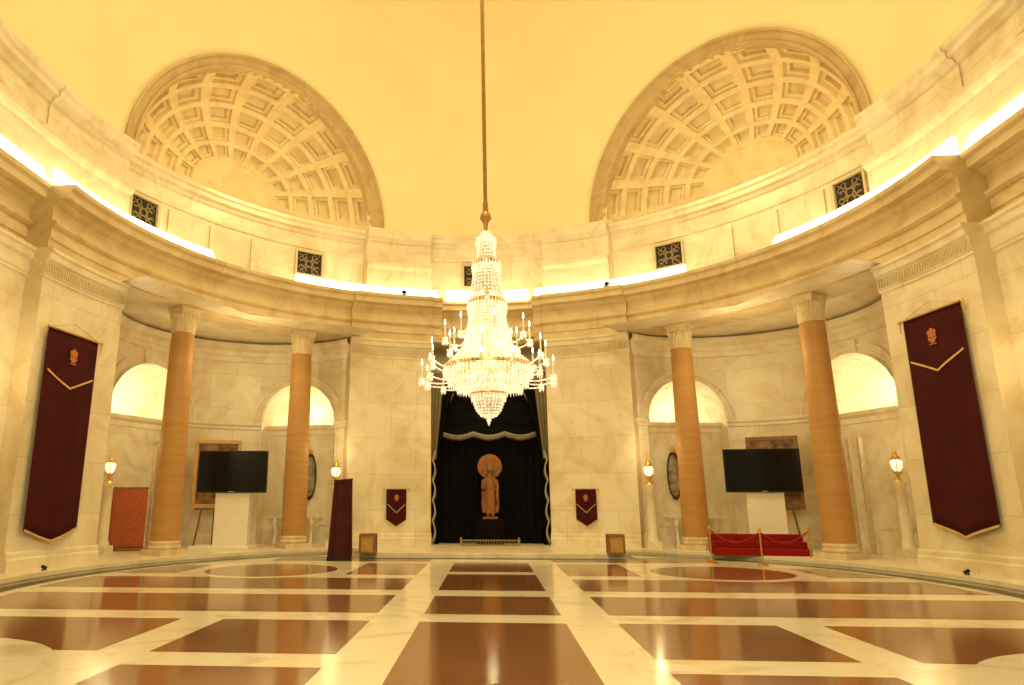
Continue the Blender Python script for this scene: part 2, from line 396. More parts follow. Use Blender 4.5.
# ---------------- exedrae behind the columns
EX,EY,ER=7.9,21.5,4.4
SPR=4.62
ARCH=((-9.0,1.5),(72.0,1.78))
def exedra(s,side):
    def q(r,w,z): w=R(w); return Vector((s*(EX+r*math.sin(w)),EY+r*math.cos(w),z))
    m=MB()
    hh=lambda ar: math.degrees(math.asin(ar/ER))
    cuts=sorted([-40,143]+[x for c,ar in ARCH for x in(c-hh(ar),c+hh(ar))])
    for a0,a1 in zip(cuts[:-1],cuts[1:]):
        mid=(a0+a1)/2; arch=[(c,ar) for c,ar in ARCH if abs(mid-c)<hh(ar)]
        n=max(4,int((a1-a0)/1.0)); rows=[]; uvs=[]
        for i in range(n+1):
            w=a0+(a1-a0)*i/n
            if arch:
                c,ar=arch[0]; sx=ER*math.sin(R(w-c)); z0=SPR+math.sqrt(max(0,ar*ar-sx*sx))
            else: z0=PLAT
            zs=[z0,z0+(7.8-z0)*.5,7.8]; rows.append([q(ER,w,z) for z in zs]); uvs.append([(ER*R(w),z) for z in zs])
        m.grid(rows,uvs=uvs)
    m.build('wall_rear_'+side,'wall',kind='structure')
    m=MB()
    def band(pr,a0,a1):
        n=max(2,int((a1-a0)/2)); m.grid([[q(r,a0+(a1-a0)*i/n,z) for r,z in pr] for i in range(n+1)])
    band([(4.4,7.0),(4.34,7.02),(4.34,7.2),(4.3,7.24),(4.3,7.4),(4.16,7.5),(4.1,7.6),(4.1,7.7),(4.4,7.7)],-40,143)
    (c0,r0),(c1,r1)=ARCH
    for a0,a1 in((-40,c0-hh(r0)),(c0+hh(r0),c1-hh(r1)),(c1+hh(r1),143)):
        band([(4.4,4.38),(4.34,4.4),(4.34,4.5),(4.28,4.56),(4.28,4.64),(4.4,4.66)],a0,a1)
        band([(4.32,PLAT),(4.32,.5),(4.36,.55),(4.36,.62),(4.4,.64)],a0,a1)
    for c,AR in ARCH:
        rows=[]
        for rho,off in((AR,0.0),(AR,.07),(AR+.10,.07),(AR+.12,.04),(AR+.24,.04),(AR+.26,.09),(AR+.34,.09),(AR+.34,0)):
            row=[]
            for k in range(33):
                ph=PI*k/32; sx=rho*math.cos(ph); w=c+math.degrees(math.asin(sx/ER)); row.append(q(ER-off,w,SPR+rho*math.sin(ph)))
            rows.append(row)
        m.grid(rows)
        Mk=Matrix.Translation(q(ER-.06,c,SPR+AR+.24)); Mk=Mk@Matrix.Rotation(-s*R(c),4,'Z'); m.box((0,0,0),(.26,.2,.52),Mk)
    m.build('trim_4','marble',kind='structure')
    m=MB()
    for c,AR in ARCH:
        w=R(c); nrm=Vector((s*math.sin(w),math.cos(w),0)); tn=Vector((s*math.cos(w),-math.sin(w),0)); E=Vector((s*EX,EY,0)); up=Vector((0,0,1))
        D0=ER*math.cos(R(hh(AR))); D1=D0+.55; D2=D0+.45
        def L(x,d,z): return E+nrm*d+tn*x+up*z
        m.face([L(-AR,D1,PLAT),L(AR,D1,PLAT),L(AR,D1,SPR-.1),L(-AR,D1,SPR-.1)])
        for e in(-1,1):
            m.face([L(e*AR,D0-.02,PLAT),L(e*AR,D1,PLAT),L(e*AR,D1,SPR),L(e*AR,D0-.02,SPR)])
        m.face([L(-AR,D1,SPR-.1),L(AR,D1,SPR-.1),L(AR,D2+1.5,SPR-.1),L(-AR,D2+1.5,SPR-.1)])
        pr=[(D1,SPR-.42),(D1-.06,SPR-.40),(D1-.06,SPR-.24),(D1-.16,SPR-.16),(D1-.18,SPR-.04),(D1-.02,SPR-.04),(D1-.02,SPR-.1)]
        m.grid([[L(x,d,z) for d,z in pr] for x in(-AR,AR)])
        for x0,x1,z0,z1 in((-1.1,1.1,3.75,3.83),(-1.1,1.1,.85,.93),(-1.1,-1.02,.85,3.83),(1.02,1.1,.85,3.83)):
            m.face([L(x0,D1-.03,z0),L(x1,D1-.03,z0),L(x1,D1-.03,z1),L(x0,D1-.03,z1)])
        m.grid([[L(AR*math.cos(PI*k/24),d,SPR+AR*math.sin(PI*k/24)) for k in range(25)] for d in(D0-.1,D2)])
        m.grid([[L(AR*math.sin(R(t))*math.cos(PI*k/24),D2+AR*.8*math.cos(R(t)),SPR+AR*math.sin(R(t))*math.sin(PI*k/24)) for k in range(25)] for t in(90,75,60,45,30,15,1)])
        for k in range(1,9):
            m.tube([L((AR-.01)*math.sin(R(t))*math.cos(PI*k/9),D2+(AR-.01)*.8*math.cos(R(t)),SPR+(AR-.01)*math.sin(R(t))*math.sin(PI*k/9)) for t in(88,70,50,30,12)],.026,5)
        for t in(66,40):
            m.tube([L((AR-.01)*math.sin(R(t))*math.cos(PI*k/20),D2+(AR-.01)*.8*math.cos(R(t)),SPR+(AR-.01)*math.sin(R(t))*math.sin(PI*k/20)) for k in range(21)],.022,5)
        ld=bpy.data.lights.new('niche_uplight','POINT'); ld.energy=44 if c<0 else 74; ld.color=(1,.83,.48); ld.shadow_soft_size=.0
        lo=bpy.data.objects.new('niche_uplight',ld); COL.objects.link(lo); lo.location=L(0,D1+.35,SPR+.30)
    m.build('wall_niche_'+side,'marble',kind='structure')
    m=MB(); m.grid([[q(r,-60+220*k/40,7.79) for k in range(41)] for r in(4.45,.01)]); m.build('ceiling_exedra','marble',kind='structure')
exedra(-1,'left'); exedra(1,'right')
# ---------------- central recess
m=MB()
xo=10.7*math.sin(R(11.8)); yo=CY+10.7*math.cos(R(11.8))
m.grid([[(-xo,yo,z),(-xo-.1,28.2,z),(xo+.1,28.2,z),(xo,yo,z)] for z in(PLAT,4,9.3)])
m.face([(-xo,yo,7.9),(xo,yo,7.9),(xo+.1,28.2,7.9),(-xo-.1,28.2,7.9)])
m.build('wall_back','marble',kind='structure')
# ================================================================== COVE LIGHTS
segs=[((0,152),(42,180)),((50,182),(213,250)),((296,276),(438,297)),((446,300),(528,300)),((535,297),(685,268)),((775,240),(930,162)),((942,152),(1024,118))]
names=['leftmost cove light strip glowing above the cornice at the left edge','long cove light strip on the cornice below the left apse','cove light strip on the cornice between left apse and chandelier','short central cove light strip on the cornice behind the chandelier rod','cove light strip on the cornice between chandelier and right apse','long cove light strip on the cornice below the right apse','rightmost cove light strip glowing above the cornice at the right edge']
sprof=[(10.50,9.405),(10.50,9.50),(10.70,9.86),(10.78,9.86),(10.78,9.405)]
for i,((p,q_),nm) in enumerate(zip(segs,names)):
    k=MB()
    if i in(0,6): k.straight([(r+.36,z+.02) for r,z in sprof],-1 if i==0 else 1,YE-.1,5.0)
    else:
        a0,a1=math.degrees(ang(onR(*p,10.7))),math.degrees(ang(onR(*q_,10.7)))
        if i==1: a0=-AE
        if i==5: a1=AE
        k.ring(sprof,a0,a1,2)
    tag(k.build('cove_light','strip'),'warm white '+nm,'cove light','cove lights on the cornice')
# ================================================================== COLUMNS
def make_column(label):
    t=thing('marble_column',label,'column',(0,0,0),0,'yellow marble columns')
    m=MB(); m.box((0,0,.08),(.94,.94,.16)); m.build('plinth','capital',t,bev=.012)
    m=MB(); m.lathe([(.46,.16)]+[(.43+.04*math.cos(R(x)),.22+.06*math.sin(R(x))) for x in range(-80,81,20)]+[(.44,.29),(.43,.32)]+[(.43+.02*math.cos(R(x)),.35+.03*math.sin(R(x))) for x in range(-80,81,40)]+[(.43,.39),(.425,.41)],40); m.build('base','capital',t,True)
    m=MB(); m.lathe([(.42-.075*(k/30)**1.7,.41+6.33*k/30) for k in range(31)],40); m.build('shaft','column',t,True)
    m=MB(); m.lathe([(.35,6.74)]+[(.352+.02*math.cos(R(x)),6.77+.03*math.sin(R(x))) for x in(-80,-40,0,40,80)]+[(.35,6.80)],36); m.build('astragal','capital',t,True)
    m=MB()
    m.lathe([(.345,6.79),(.35,6.86),(.356,6.98),(.374,7.12),(.355,7.13)],96,mod=lambda a,k:1+.035*math.cos(24*a)*(k>0))
    m.lathe([(.35,7.10),(.362,7.14),(.372,7.20),(.388,7.28),(.38,7.32),(.365,7.34)],72,mod=lambda a,k:1+.04*math.cos(18*a)*(0<k<5))
    for k in range(4):
        a=PI/4+k*PI/2; c=Vector((.40*math.cos(a),.40*math.sin(a),7.30)); m.ball(c,(.055,.055,.075),10,6)
        m.tube([(.35*math.cos(a),.35*math.sin(a),7.04),(.38*math.cos(a),.38*math.sin(a),7.18),c],[.035,.04,.045],8)
    cp=m.build('capital','capital',t,True)
    m=MB(); m.box((0,0,7.39),(.66,.66,.09)); m.box((0,0,7.46),(.71,.71,.07)); m.box((0,0,7.535),(.75,.75,.09)); m.build('abacus','capital',cp,bev=.01)
    return t
AC=(37.9,61.5)
c0=make_column('outer left yellow marble column between the long banner and the screen'); c0.location=pol(11.02,R(-AC[1]),PLAT); c0.rotation_euler=(0,0,R(AC[1]))
for a,lb in((-AC[0],'inner left yellow marble column beside the screen, in front of an arch'),(AC[0],'inner right yellow marble column in front of an arch, beside the screen'),(AC[1],'outer right yellow marble column between screen and two slim posts')):
    copy_tree(c0,None,lb,pol(11.02,R(a),PLAT),-R(a))
# ================================================================== WINDOW GRILLES
def make_grille(label):
    t=thing('window_grille',label,'grille',(0,0,0),0,'bronze grilles in the upper wall')
    W,H=1.0,.88
    m=MB(); m.prism([(-W/2,-H/2),(W/2,-H/2),(W/2,H/2),(-W/2,H/2)],-.05,.0); m.build('shade_backing','dark',t)
    m=MB()
    for x,z,w,h in((0,H/2+.04,W+.16,.08),(0,-H/2-.04,W+.16,.08),(-W/2-.04,0,.08,H),(W/2+.04,0,.08,H)): m.box((x,-.09,z),(w,.12,h))
    m.build('frame','wall',t,bev=.012)
    m=MB()
    def arc(cx,cz,r,a0,a1,th=.020): m.tube([(cx+r*math.cos(R(a0+(a1-a0)*k/20)),-.075,cz+r*math.sin(R(a0+(a1-a0)*k/20))) for k in range(21)],th,6)
    arc(0,0,.12,0,360)
    for k in range(4):
        b=90*k
        cx,cz=.27*math.cos(R(b)),.25*math.sin(R(b)); arc(cx,cz,.13,b+60,b+300)
        c2,s2=math.cos(R(b+45)),math.sin(R(b+45)); m.tube([(.12*c2,-.075,.12*s2),(.60*c2,-.075,.55*s2)],.016,6)
        for sg in(-1,1): arc(.36*c2+sg*.085*-s2,.32*s2+sg*.085*c2,.085,0,300,.014)
    m.build('scrollwork','scroll',t)
    return t
gl=['far left bronze grille below the left coffered apse','bronze grille left of the chandelier, below the left apse end','middle bronze grille right behind the chandelier top','bronze grille right of the chandelier, below the right apse end','far right bronze grille below the right coffered apse']
g0=None
for ga,lb in zip(GA,gl):
    a=R(ga)
    if g0 is None: g0=make_grille(lb); o=g0
    else: o=copy_tree(g0,None,lb)
    o.location=pol(11.595+(REC if abs(ga)>20 else 0),a,10.74); o.rotation_euler=(0,0,-a)
# ================================================================== BANNERS
def emblem(m,cx,cz,s,y):
    def poly(pts): m.prism([(cx+x*s,cz+z*s) for x,z in pts],y-.012,y)
    def disc_(x,z,r,n=14): poly([(x+r*math.cos(2*PI*k/n),z+r*math.sin(2*PI*k/n)) for k in range(n)])
    disc_(0,.62,.17)                                                   # facing lion head with mane
    poly([(-.16,.50),(.16,.50),(.20,.12),(.12,.02),(-.12,.02),(-.20,.12)])
    for e in(-1,1):                                                    # profile lions to both sides
        disc_(e*.30,.50,.13); poly([(e*.40,.46),(e*.52,.42),(e*.50,.36),(e*.40,.36)])
        poly([(e*.22,.42),(e*.38,.40),(e*.40,.05),(e*.30,.02),(e*.24,.10)])
    poly([(-.44,-.02),(.44,-.02),(.44,-.2),(-.44,-.2)])
    poly([(-.30,-.22),(.30,-.22),(.2,-.42),(-.2,-.42)])
    poly([(-.38,-.50),(.38,-.50),(.38,-.58),(-.38,-.58)])
def make_banner(label,loc,rz,w,h,tip,small=False):
    t=thing('hanging_banner',label,'banner',loc,rz,'small maroon banners' if small else 'long maroon banners')
    m=MB(); nx,nz=24,20; k=.25 if small else 1.0
    def yy(x,z): return -.035*k*(1+math.sin(x/w*9+.6*z/h))*(.35+.65*(1-z/h))-.02
    top=h+tip; rows=[]
    for i in range(nx+1):
        x=-w/2+w*i/nx; zb=tip*abs(x)/(w/2); rows.append([(x,yy(x,zb+(top-zb)*j/nz),zb+(top-zb)*j/nz) for j in range(nz+1)])
    m.grid(rows); cl=m.build('cloth','maroon',t,True); sd=cl.modifiers.new('thick','SOLIDIFY'); sd.thickness=.012*k
    m=MB(); b=.045*k if not small else .026; ro=[]
    for i in range(nx+1):
        x=-w/2+w*i/nx; zb=tip*abs(x)/(w/2); y=yy(x,zb)-.015
        ro.append([(x,y,zb-.01),(x,y,zb+b)])
    m.grid(ro); m.build('hem_fringe','gold',cl)
    m=MB(); zc=top-h*(.22 if not small else .50); b2=.05 if not small else .03; ro=[]; wf=w*.90; tf=tip*1.25
    for i in range(nx+1):
        x=-wf/2+wf*i/nx; z=zc-tf+tf*abs(x)/(wf/2); y=yy(x,z)-.03; ro.append([(x,y,z),(x,y,z+b2)])
    m.grid(ro); m.build('chevron_trim','gold',cl)
    m=MB(); emblem(m,0,top-h*.125 if not small else top-h*.30,(.29 if not small else .17),yy(0,top*.9)-.03); m.build('emblem','emblem',cl)
    m=MB(); m.tube([(-w/2-.08,-.06,top),(w/2+.08,-.06,top)],.025 if not small else .014,10); rd=m.build('rod','brass',t,True)
    for e in(-1,1):
        m=MB(); m.ball((e*(w/2+.1),-.06,top),.05 if not small else .025,10,6); m.tube([(e*(w/2+.1),-.06,top-.04),(e*(w/2+.1),-.06,top-.30*(1 if not small else .4))],[.024,.010],6); m.build('tassel','brass',rd,True)
    if not small:
        m=MB(); m.tube([(-w/2,-.06,top),(0,-.01,top+.28),(w/2,-.06,top)],.008,6); m.build('hanging_cord','gold',t)
    return t
def long_banner(tl,tr,bl,br,label):
    P=[onR(*k,10.62) for k in(tl,tr,bl,br)]
    a=sum(ang(p) for p in P)/4; w=((P[0]-P[1]).xy.length+(P[2]-P[3]).xy.length)/2
    zt=(P[0].z+P[1].z)/2; zb=(P[2].z+P[3].z)/2; tip=.28
    make_banner(label,pol(10.60,a,zb-tip),-a,w,zt-zb,tip)
long_banner((48,329),(99,341),(20,538),(77,522),'long maroon velvet banner with orange emblem hanging on the left pier')
long_banner((902,322),(960,302),(938,526),(1000,524),'long maroon velvet banner with orange emblem hanging on the right pier')
for x,lb in((396.5,'small maroon banner with orange emblem left of the black curtain'),(585.5,'small maroon banner with orange emblem right of the black curtain')):
    p=onR(x,489,10.6); q_=onR(x,520,10.6); tp=onR(x,527,10.6); a=ang(p)
    make_banner(lb,pol(10.61,a,tp.z),-a,.74,p.z-q_.z,q_.z-tp.z,True)
# ================================================================== CHANDELIER
ch=thing('crystal_chandelier','huge glowing crystal chandelier with candle arms hanging on a long rod','chandelier',(0,CY,3.35))
Z0=3.35
m=MB(); m.tube([(0,0,8.4-Z0),(0,0,23.9-Z0)],.05,10); m.build('rod','rod',ch,True)
m=MB(); m.lathe([(.05,8.75-Z0),(.07,8.65-Z0),(.07,8.45-Z0),(.12,8.38-Z0),(.14,8.28-Z0),(.08,8.2-Z0),(.05,8.1-Z0),(.05,7.8-Z0)],16); m.build('rod_collar','rod',ch,True)
m=MB(); m.lathe([(.03,.2),(.08,.35),(.05,.6),(.07,1.7),(.06,3.6),(.08,4.0),(.05,4.5)],16); m.build('stem','brass',ch,True)
def strands(name,n,prof,bead,step=.11,tw=1.5):
    m=MB(); L=[0]
    for i in range(1,len(prof)): L.append(L[-1]+math.hypot(prof[i][0]-prof[i-1][0],prof[i][1]-prof[i-1][1]))
    cnt=max(2,int(L[-1]/step))
    for i in range(n):
        a=2*PI*i/n
        for k in range(cnt+1):
            d=L[-1]*k/cnt; j=0
            while j<len(L)-2 and d>L[j+1]: j+=1
            f=(d-L[j])/(L[j+1]-L[j]); r=prof[j][0]+(prof[j+1][0]-prof[j][0])*f; z=prof[j][1]+(prof[j+1][1]-prof[j][1])*f-Z0
            m.octa((r*math.cos(a),r*math.sin(a),z),bead,bead*tw)
    return m.build(name,'crystal',ch)
def core(name,prof,n=40):
    m=MB(); m.lathe([(r,z-Z0) for r,z in prof],n,mod=lambda a,k:1+.04*math.cos(20*a)); return m.build(name,'glow',ch)
def prisms(name,n,r,z,l,w=.03):
    m=MB()
    for i in range(n):
        a=2*PI*i/n; m.octa((r*math.cos(a),r*math.sin(a),z-Z0-l*.25),w,l*.25,l*.75); m.octa((r*math.cos(a),r*math.sin(a),z-Z0+.03),w*.6,.04)
    return m.build(name,'crystal',ch)
def hoop(name,r,z,t=.03):
    m=MB(); m.lathe([(r-t,z-Z0-.03),(r+t,z-Z0-.03),(r+t*1.2,z-Z0),(r+t,z-Z0+.04),(r-t,z-Z0+.04),(r-t,z-Z0-.03)],40); return m.build(name,'brass',ch,True)
m=MB(); m.lathe([(.03,7.98-Z0),(.09,7.95-Z0),(.14,7.87-Z0),(.22,7.76-Z0)],24); m.build('crown_cap','crystal',ch,True)
prisms('crown_prisms',16,.23,7.74,.24,.026)
core('upper_core',[(.10,7.76),(.14,7.45),(.18,7.2)]); strands('crown_bead_strands',18,[(.20,7.74),(.20,7.5),(.23,7.22)],.024,.085)
hoop('crown_hoop',.30,7.16,.015); prisms('crown_skirt_prisms',28,.33,7.14,.30,.026)
core('cone_core',[(.20,7.15),(.26,6.8),(.32,6.4),(.35,6.2)])
strands('upper_bead_strands',26,[(.26,7.14),(.32,6.8),(.38,6.45),(.41,6.2)],.023,.08)
hoop('upper_hoop',.42,6.2,.015); prisms('upper_prisms',34,.45,6.18,.32,.026)
core('middle_core',[(.32,6.2),(.34,5.9),(.40,5.5),(.50,5.15),(.66,4.92),(.88,4.70)])
strands('middle_bead_strands',42,[(.39,6.2),(.41,5.9),(.47,5.5),(.57,5.15),(.74,4.92),(.98,4.70)],.024,.08)
prisms('collar_prisms',30,.51,5.5,.26,.026)
hoop('main_hoop',.99,4.66,.025); prisms('main_prisms',68,1.01,4.64,.26,.026)
core('basket_core',[(.90,4.66),(.88,4.48),(.80,4.32),(.62,4.18),(.40,4.09),(.05,4.06)])
strands('basket_bead_strands',52,[(.99,4.64),(.97,4.48),(.88,4.31),(.68,4.17),(.44,4.09)],.026,.075,1.3)
prisms('second_prisms',54,.90,4.36,.18,.024); prisms('third_prisms',42,.70,4.20,.16,.024)
hoop('lower_hoop',.38,4.07,.015); prisms('lower_prisms',30,.38,4.05,.20,.024)
core('bottom_core',[(.27,4.05),(.28,3.86),(.24,3.70),(.15,3.58),(.03,3.53)])
strands('bottom_bead_strands',24,[(.34,4.04),(.34,3.86),(.29,3.70),(.18,3.57),(.04,3.51)],.024,.07,1.3)
m=MB(); m.ball((0,0,.12),.055,12,8); m.octa((0,0,.05),.035,.05,.07); m.build('bottom_drop','crystal',ch)
def arm_tier(n,r,zc,off,dip):
    zc-=Z0; am=None
    for i in range(n):
        a=2*PI*(i+off)/n
        if am is None:
            m=MB(); pts=[]
            for k in range(15):
                f=k/14; pts.append((.34+(r-.34)*f,0,zc+.22*(1-f)**2-dip*math.sin(PI*f)-.02))
            m.tube(pts,.018,6); am=m.build('arm','crystal',ch,True)
            m=MB(); m.lathe([(.02,zc-.04),(.06,zc-.01),(.08,zc+.03),(.03,zc+.03)],12,(r,0,0)); m.build('drip_pan','crystal',am,True)
            m=MB(); m.lathe([(.020,zc+.02),(.018,zc+.34)],8,(r,0,0)); m.build('candle','white_paint',am,True)
            m=MB(); m.lathe([(.008,zc+.34),(.019,zc+.38),(.014,zc+.43),(.003,zc+.48)],8,(r,0,0)); m.build('candle_bulb','flame',am,True)
            m=MB()
            for k in range(5):
                b=2*PI*k/5; m.octa((r+.05*math.cos(b),.05*math.sin(b),zc-.05),.032,.05,.10)
            m.build('pendants','crystal',am)
            am.rotation_euler=(0,0,a)
        else:
            c=am.copy(); COL.objects.link(c); c.rotation_euler=(0,0,a)
            for kd in [k for k in bpy.data.objects if k.parent==am]:
                d=kd.copy(); COL.objects.link(d); d.parent=c
arm_tier(8,.98,5.30,.2,.18); arm_tier(11,1.32,4.82,.1,.24); arm_tier(14,1.50,4.36,.3,.10)
# ================================================================== CENTRAL CURTAIN AND STATUE
YB=27.0
def curtain(m,x0,x1,y,z0,z1,amp,freq,nx=60,nz=4):
    m.grid([[(x0+(x1-x0)*i/nx,y-amp*(1+math.sin(i/nx*freq*2*PI)),z0+(z1-z0)*j/nz) for j in range(nz+1)] for i in range(nx+1)])
m=MB(); curtain(m,-2.45,2.45,YB,PLAT+.02,6.6,.04,16,192); o=m.build('backdrop_curtain','black_cloth',None,True); tag(o,'black velvet backdrop curtain filling the central recess behind the statue','curtain')
for s,lb in((-1,'left gathered black drape with pale scalloped braid at the recess'),(1,'right gathered black drape with pale scalloped braid at the recess')):
    t=thing('side_drape',lb,'drape',(s*2.1,26.2,PLAT),0,'side drapes of the recess')
    m=MB(); rows=[]
    for j in range(25):
        z=6.3*j/24; g=z/6.3
        wd=.30+.75*max(0,(g-.42)/.58)**1.6; row=[]
        for i in range(25):
            f=i/24; row.append((s*(.12-wd*f),-.06*math.sin(f*5*2*PI)-.04,z+.02))
        rows.append(row)
    m.grid(rows); dr=m.build('drape','black_cloth',t,True)
    m=MB(); rows=[]
    for j in range(13):
        z=3.1+3.3*j/12; row=[]
        for i in range(17):
            f=i/16; wd=.30+.30*(j/12); row.append((s*(.2-wd*f),-.16-.04*math.sin(f*4*2*PI),z))
        rows.append(row)
    m.grid(rows); m.build('cream_lining','cream_cloth',t,True)
    m=MB(); pts=[]
    for j in range(80):
        g=j/79; z=.12+3.3*g; pts.append((s*(.05-.10*abs(math.sin(g*14))),-.22,z))
    m.tube(pts,.028,8)
    for j in range(0,80,2): m.octa((pts[j][0]-s*.03,-.23,pts[j][2]-.05),.018,.04,.09)
    m.build('scalloped_braid','cord',dr,True)
t=thing('swag_valance','black swag valance with silver fringe hanging above the statue','valance',(0,26.55,4.2))
def low(x): return -.02+.13*abs(math.sin(1.5*PI*(x/1.8+1)/1.0*.6667))*-1+.14 if False else .10-.14*abs(math.cos(PI*1.5*x/1.8))
m=MB(); rows=[]
for i in range(91):
    f=i/90; x=-1.8+3.6*f; lo_=low(x); rows.append([(x,-.06*math.sin(g*26+abs(math.cos(PI*1.5*x/1.8))*2.2)-.08,lo_+(2.2-lo_)*g) for g in [j/24 for j in range(25)]])
m.grid(rows); va=m.build('valance_cloth','black_cloth',t,True,sharp=70)
m=MB(); m.tube([(-1.79+3.58*i/60,-.16,low(-1.79+3.58*i/60)+.02) for i in range(61)],.022,6)
for i in range(90):
    x=-1.79+3.58*i/89; m.octa((x,-.16,low(x)-.05),.014,.07,.13)
m.build('fringe','cord',va)
for e in(-1,1):
    m=MB(); m.tube([(e*(1.92-.03*math.sin(k*.9)),-.17,-.2+.26*k) if k<3 else (e*(1.92-.11*(k-2)),-.17,.32+.26*(k-2)) for k in range(8)],.022,8); m.build('swag_cord','cord',va,True)
# statue
t=thing('standing_statue','brown sandstone robed figure with round halo standing before the black curtain','statue',(0,26.45,1.16))
m=MB()
m.ball((0,0,.86),(.20,.15,.55)); m.ball((0,0,.50),(.19,.14,.40)); m.ball((0,0,1.22),(.21,.14,.26)); m.ball((0,0,1.36),(.24,.11,.12))
m.tube([(0,0,.12),(0,0,.5),(0,0,.9),(0,0,1.3)],[.21,.20,.19,.18],14)
m.tube([(0,0,1.35),(0,0,1.62)],[.085,.075],10)
m.ball((0,-.01,1.74),(.115,.125,.16),14,10); m.ball((0,.01,1.90),(.065,.07,.065)); m.ball((0,-.135,1.72),(.02,.03,.04))
for e in(-1,1):
    m.ball((e*.12,0,1.70),(.02,.03,.08)); m.ball((e*.09,-.06,.05),(.07,.14,.06))
m.tube([(.23,0,1.36),(.28,-.02,1.10),(.27,-.10,.86),(.25,-.16,.72)],[.075,.065,.055,.045],10); m.ball((.24,-.18,.66),(.04,.03,.08))
m.tube([(-.23,0,1.36),(-.28,-.02,1.10),(-.26,-.14,1.02),(-.22,-.22,1.16)],[.075,.065,.055,.045],10); m.ball((-.21,-.24,1.26),(.045,.025,.09))
m.tube([(.28,0,.9),(.29,.0,.5),(.26,0,.14)],[.045,.055,.045],8); m.tube([(-.27,0,.95),(-.28,.0,.5),(-.26,0,.14)],[.045,.055,.045],8)
o=m.build('figure','sandstone',t,True); rm=o.modifiers.new('one_surface','REMESH'); rm.mode='VOXEL'; rm.voxel_size=.022; rm.use_smooth_shade=True
m=MB()
Mh=Matrix.Translation((0,.16,1.86))@Matrix.Rotation(PI/2,4,'X')
m.lathe([(.02,.05),(.26,.05),(.28,.07),(.32,.07),(.34,.05),(.44,.05),(.47,.02),(.47,-.04),(.02,-.04)],40,M4=Mh)
m.build('halo','sandstone',t,True)
m=MB(); m.box((0,.12,1.0),(.24,.1,1.6)); m.build('back_slab','sandstone',t,bev=.02)
m=MB(); m.box((0,0,-.04),(.56,.42,.08)); m.build('base','sandstone',t,bev=.015)
t2=thing('statue_pedestal','black draped pedestal carrying the standing statue','pedestal',(0,26.45,PLAT))
m=MB(); rows=[]
for j in range(7):
    g=j/6; row=[]
    for i in range(64):
        a=2*PI*i/64; c_,s_=math.cos(a),math.sin(a); k=1+.03*math.sin(16*a)*(1-g)
        row.append((.52*k*math.copysign(abs(c_)**.4,c_),.33*k*math.copysign(abs(s_)**.4,s_),.02+.86*g))
    rows.append(row)
V_=m.grid(rows,closed_v=True); m.bm.faces.new(V_[-1]); m.build('drape','black_cloth',t2,True,sharp=60)
m=MB(); m.box((0,0,.888),(.9,.55,.012)); m.build('top_slab','black_plastic',t2)
# low rail in front
p=onZ(490,546,PLAT)
t=thing('low_rail','low bronze rail on the step in front of the statue','rail',(p.x,p.y-.1,PLAT))
m=MB(); m.box((0,0,.20),(2.0,.06,.04)); m.build('bar','scroll',t,bev=.008)
m=MB(); m.box((0,0,.04),(2.0,.06,.04)); m.build('bar','scroll',t,bev=.008)
for k in range(22):
    m=MB(); m.box((-.97+1.94*k/21,0,.12),(.025,.025,.125)); m.build('baluster','scroll',t)
for e in(-1,1):
    m=MB(); m.box((e*1.03,0,.13),(.07,.08,.26)); m.ball((e*1.03,0,.27),.04,10,6); m.build('post','scroll',t)
# ================================================================== SCREENS
def make_screen(label,loc,rz):
    t=thing('screen_on_stand',label,'screen',loc,rz,'screens on white stands')
    m=MB(); m.box((-.20,-.02,.06),(1.95,1.04,.12)); m.build('base_plate','white_paint',t,bev=.015)
    m=MB(); m.box((0.02,.12,1.01),(1.15,.42,1.80)); m.build('pedestal','white_paint',t,bev=.02)
    m=MB(); m.box((0,.05,2.2),(.30,.2,1.1)); m.build('bracket','black_plastic',t,bev=.01)
    m=MB(); m.box((0,-.14,2.53),(2.34,.12,1.40)); bz=m.build('bezel','black_plastic',t,bev=.015)
    m=MB(); m.box((0,-.205,2.54),(2.26,.012,1.30)); m.build('panel','screen',bz)
    m=MB(); m.box((0,-.207,1.865),(.18,.012,.02)); m.build('status_strip','steel',bz)
    return t
p=onZ(229,549,PLAT); s0=make_screen('black screen on white stand left of the inner left column',p,R(4))
copy_tree(s0,None,'black screen on white stand behind the red carpeted steps',(8.90,23.50,PLAT),R(-8))
# ================================================================== PAINTINGS ON EASELS
def make_painting(label,loc,rz,w,h,group,fm):
    t=thing('framed_painting',label,'painting',loc,rz,group)
    for x,z,ww,hh in((0,h-.07,w,.14),(0,.07,w,.14),(-w/2+.07,h/2,.14,h-.28),(w/2-.07,h/2,.14,h-.28)):
        m=MB(); m.box((x,0,z),(ww,.08,hh)); m.build('frame_rail',fm,t,bev=.015)
    m=MB(); m.box((0,.01,h/2),(w-.26,.03,h-.26)); m.build('canvas','canvas',t)
    return t
def make_easel(label,loc,rz):
    t=thing('wooden_easel',label,'easel',loc,rz,'wooden easels')
    for e in(-1,1):
        m=MB(); m.tube([(e*.62,0,0),(e*.18,.16,3.0)],.035,6); m.build('leg','wood',t)
    m=MB(); m.tube([(0,.50,0),(0,.18,2.9)],.035,6); m.build('leg','wood',t)
    m=MB(); m.box((0,-.06,1.28),(1.3,.24,.06)); m.build('ledge','wood',t)
    return t
for px,Y,rz,n,fm in((212,24.35,R(22),'left','giltwood'),(782,24.35,R(-22),'right','wood')):
    p=onY(px,540,Y); p=Vector((p.x,p.y,PLAT))
    make_easel('wooden easel behind the screen in the %s alcove'%n,p,rz)
    off=Matrix.Rotation(rz,3,'Z')@Vector((0,-.10,1.312))
    make_painting('framed brown painting on an easel behind the %s screen'%n,p+off,rz,1.62,2.40,'paintings on easels',fm)
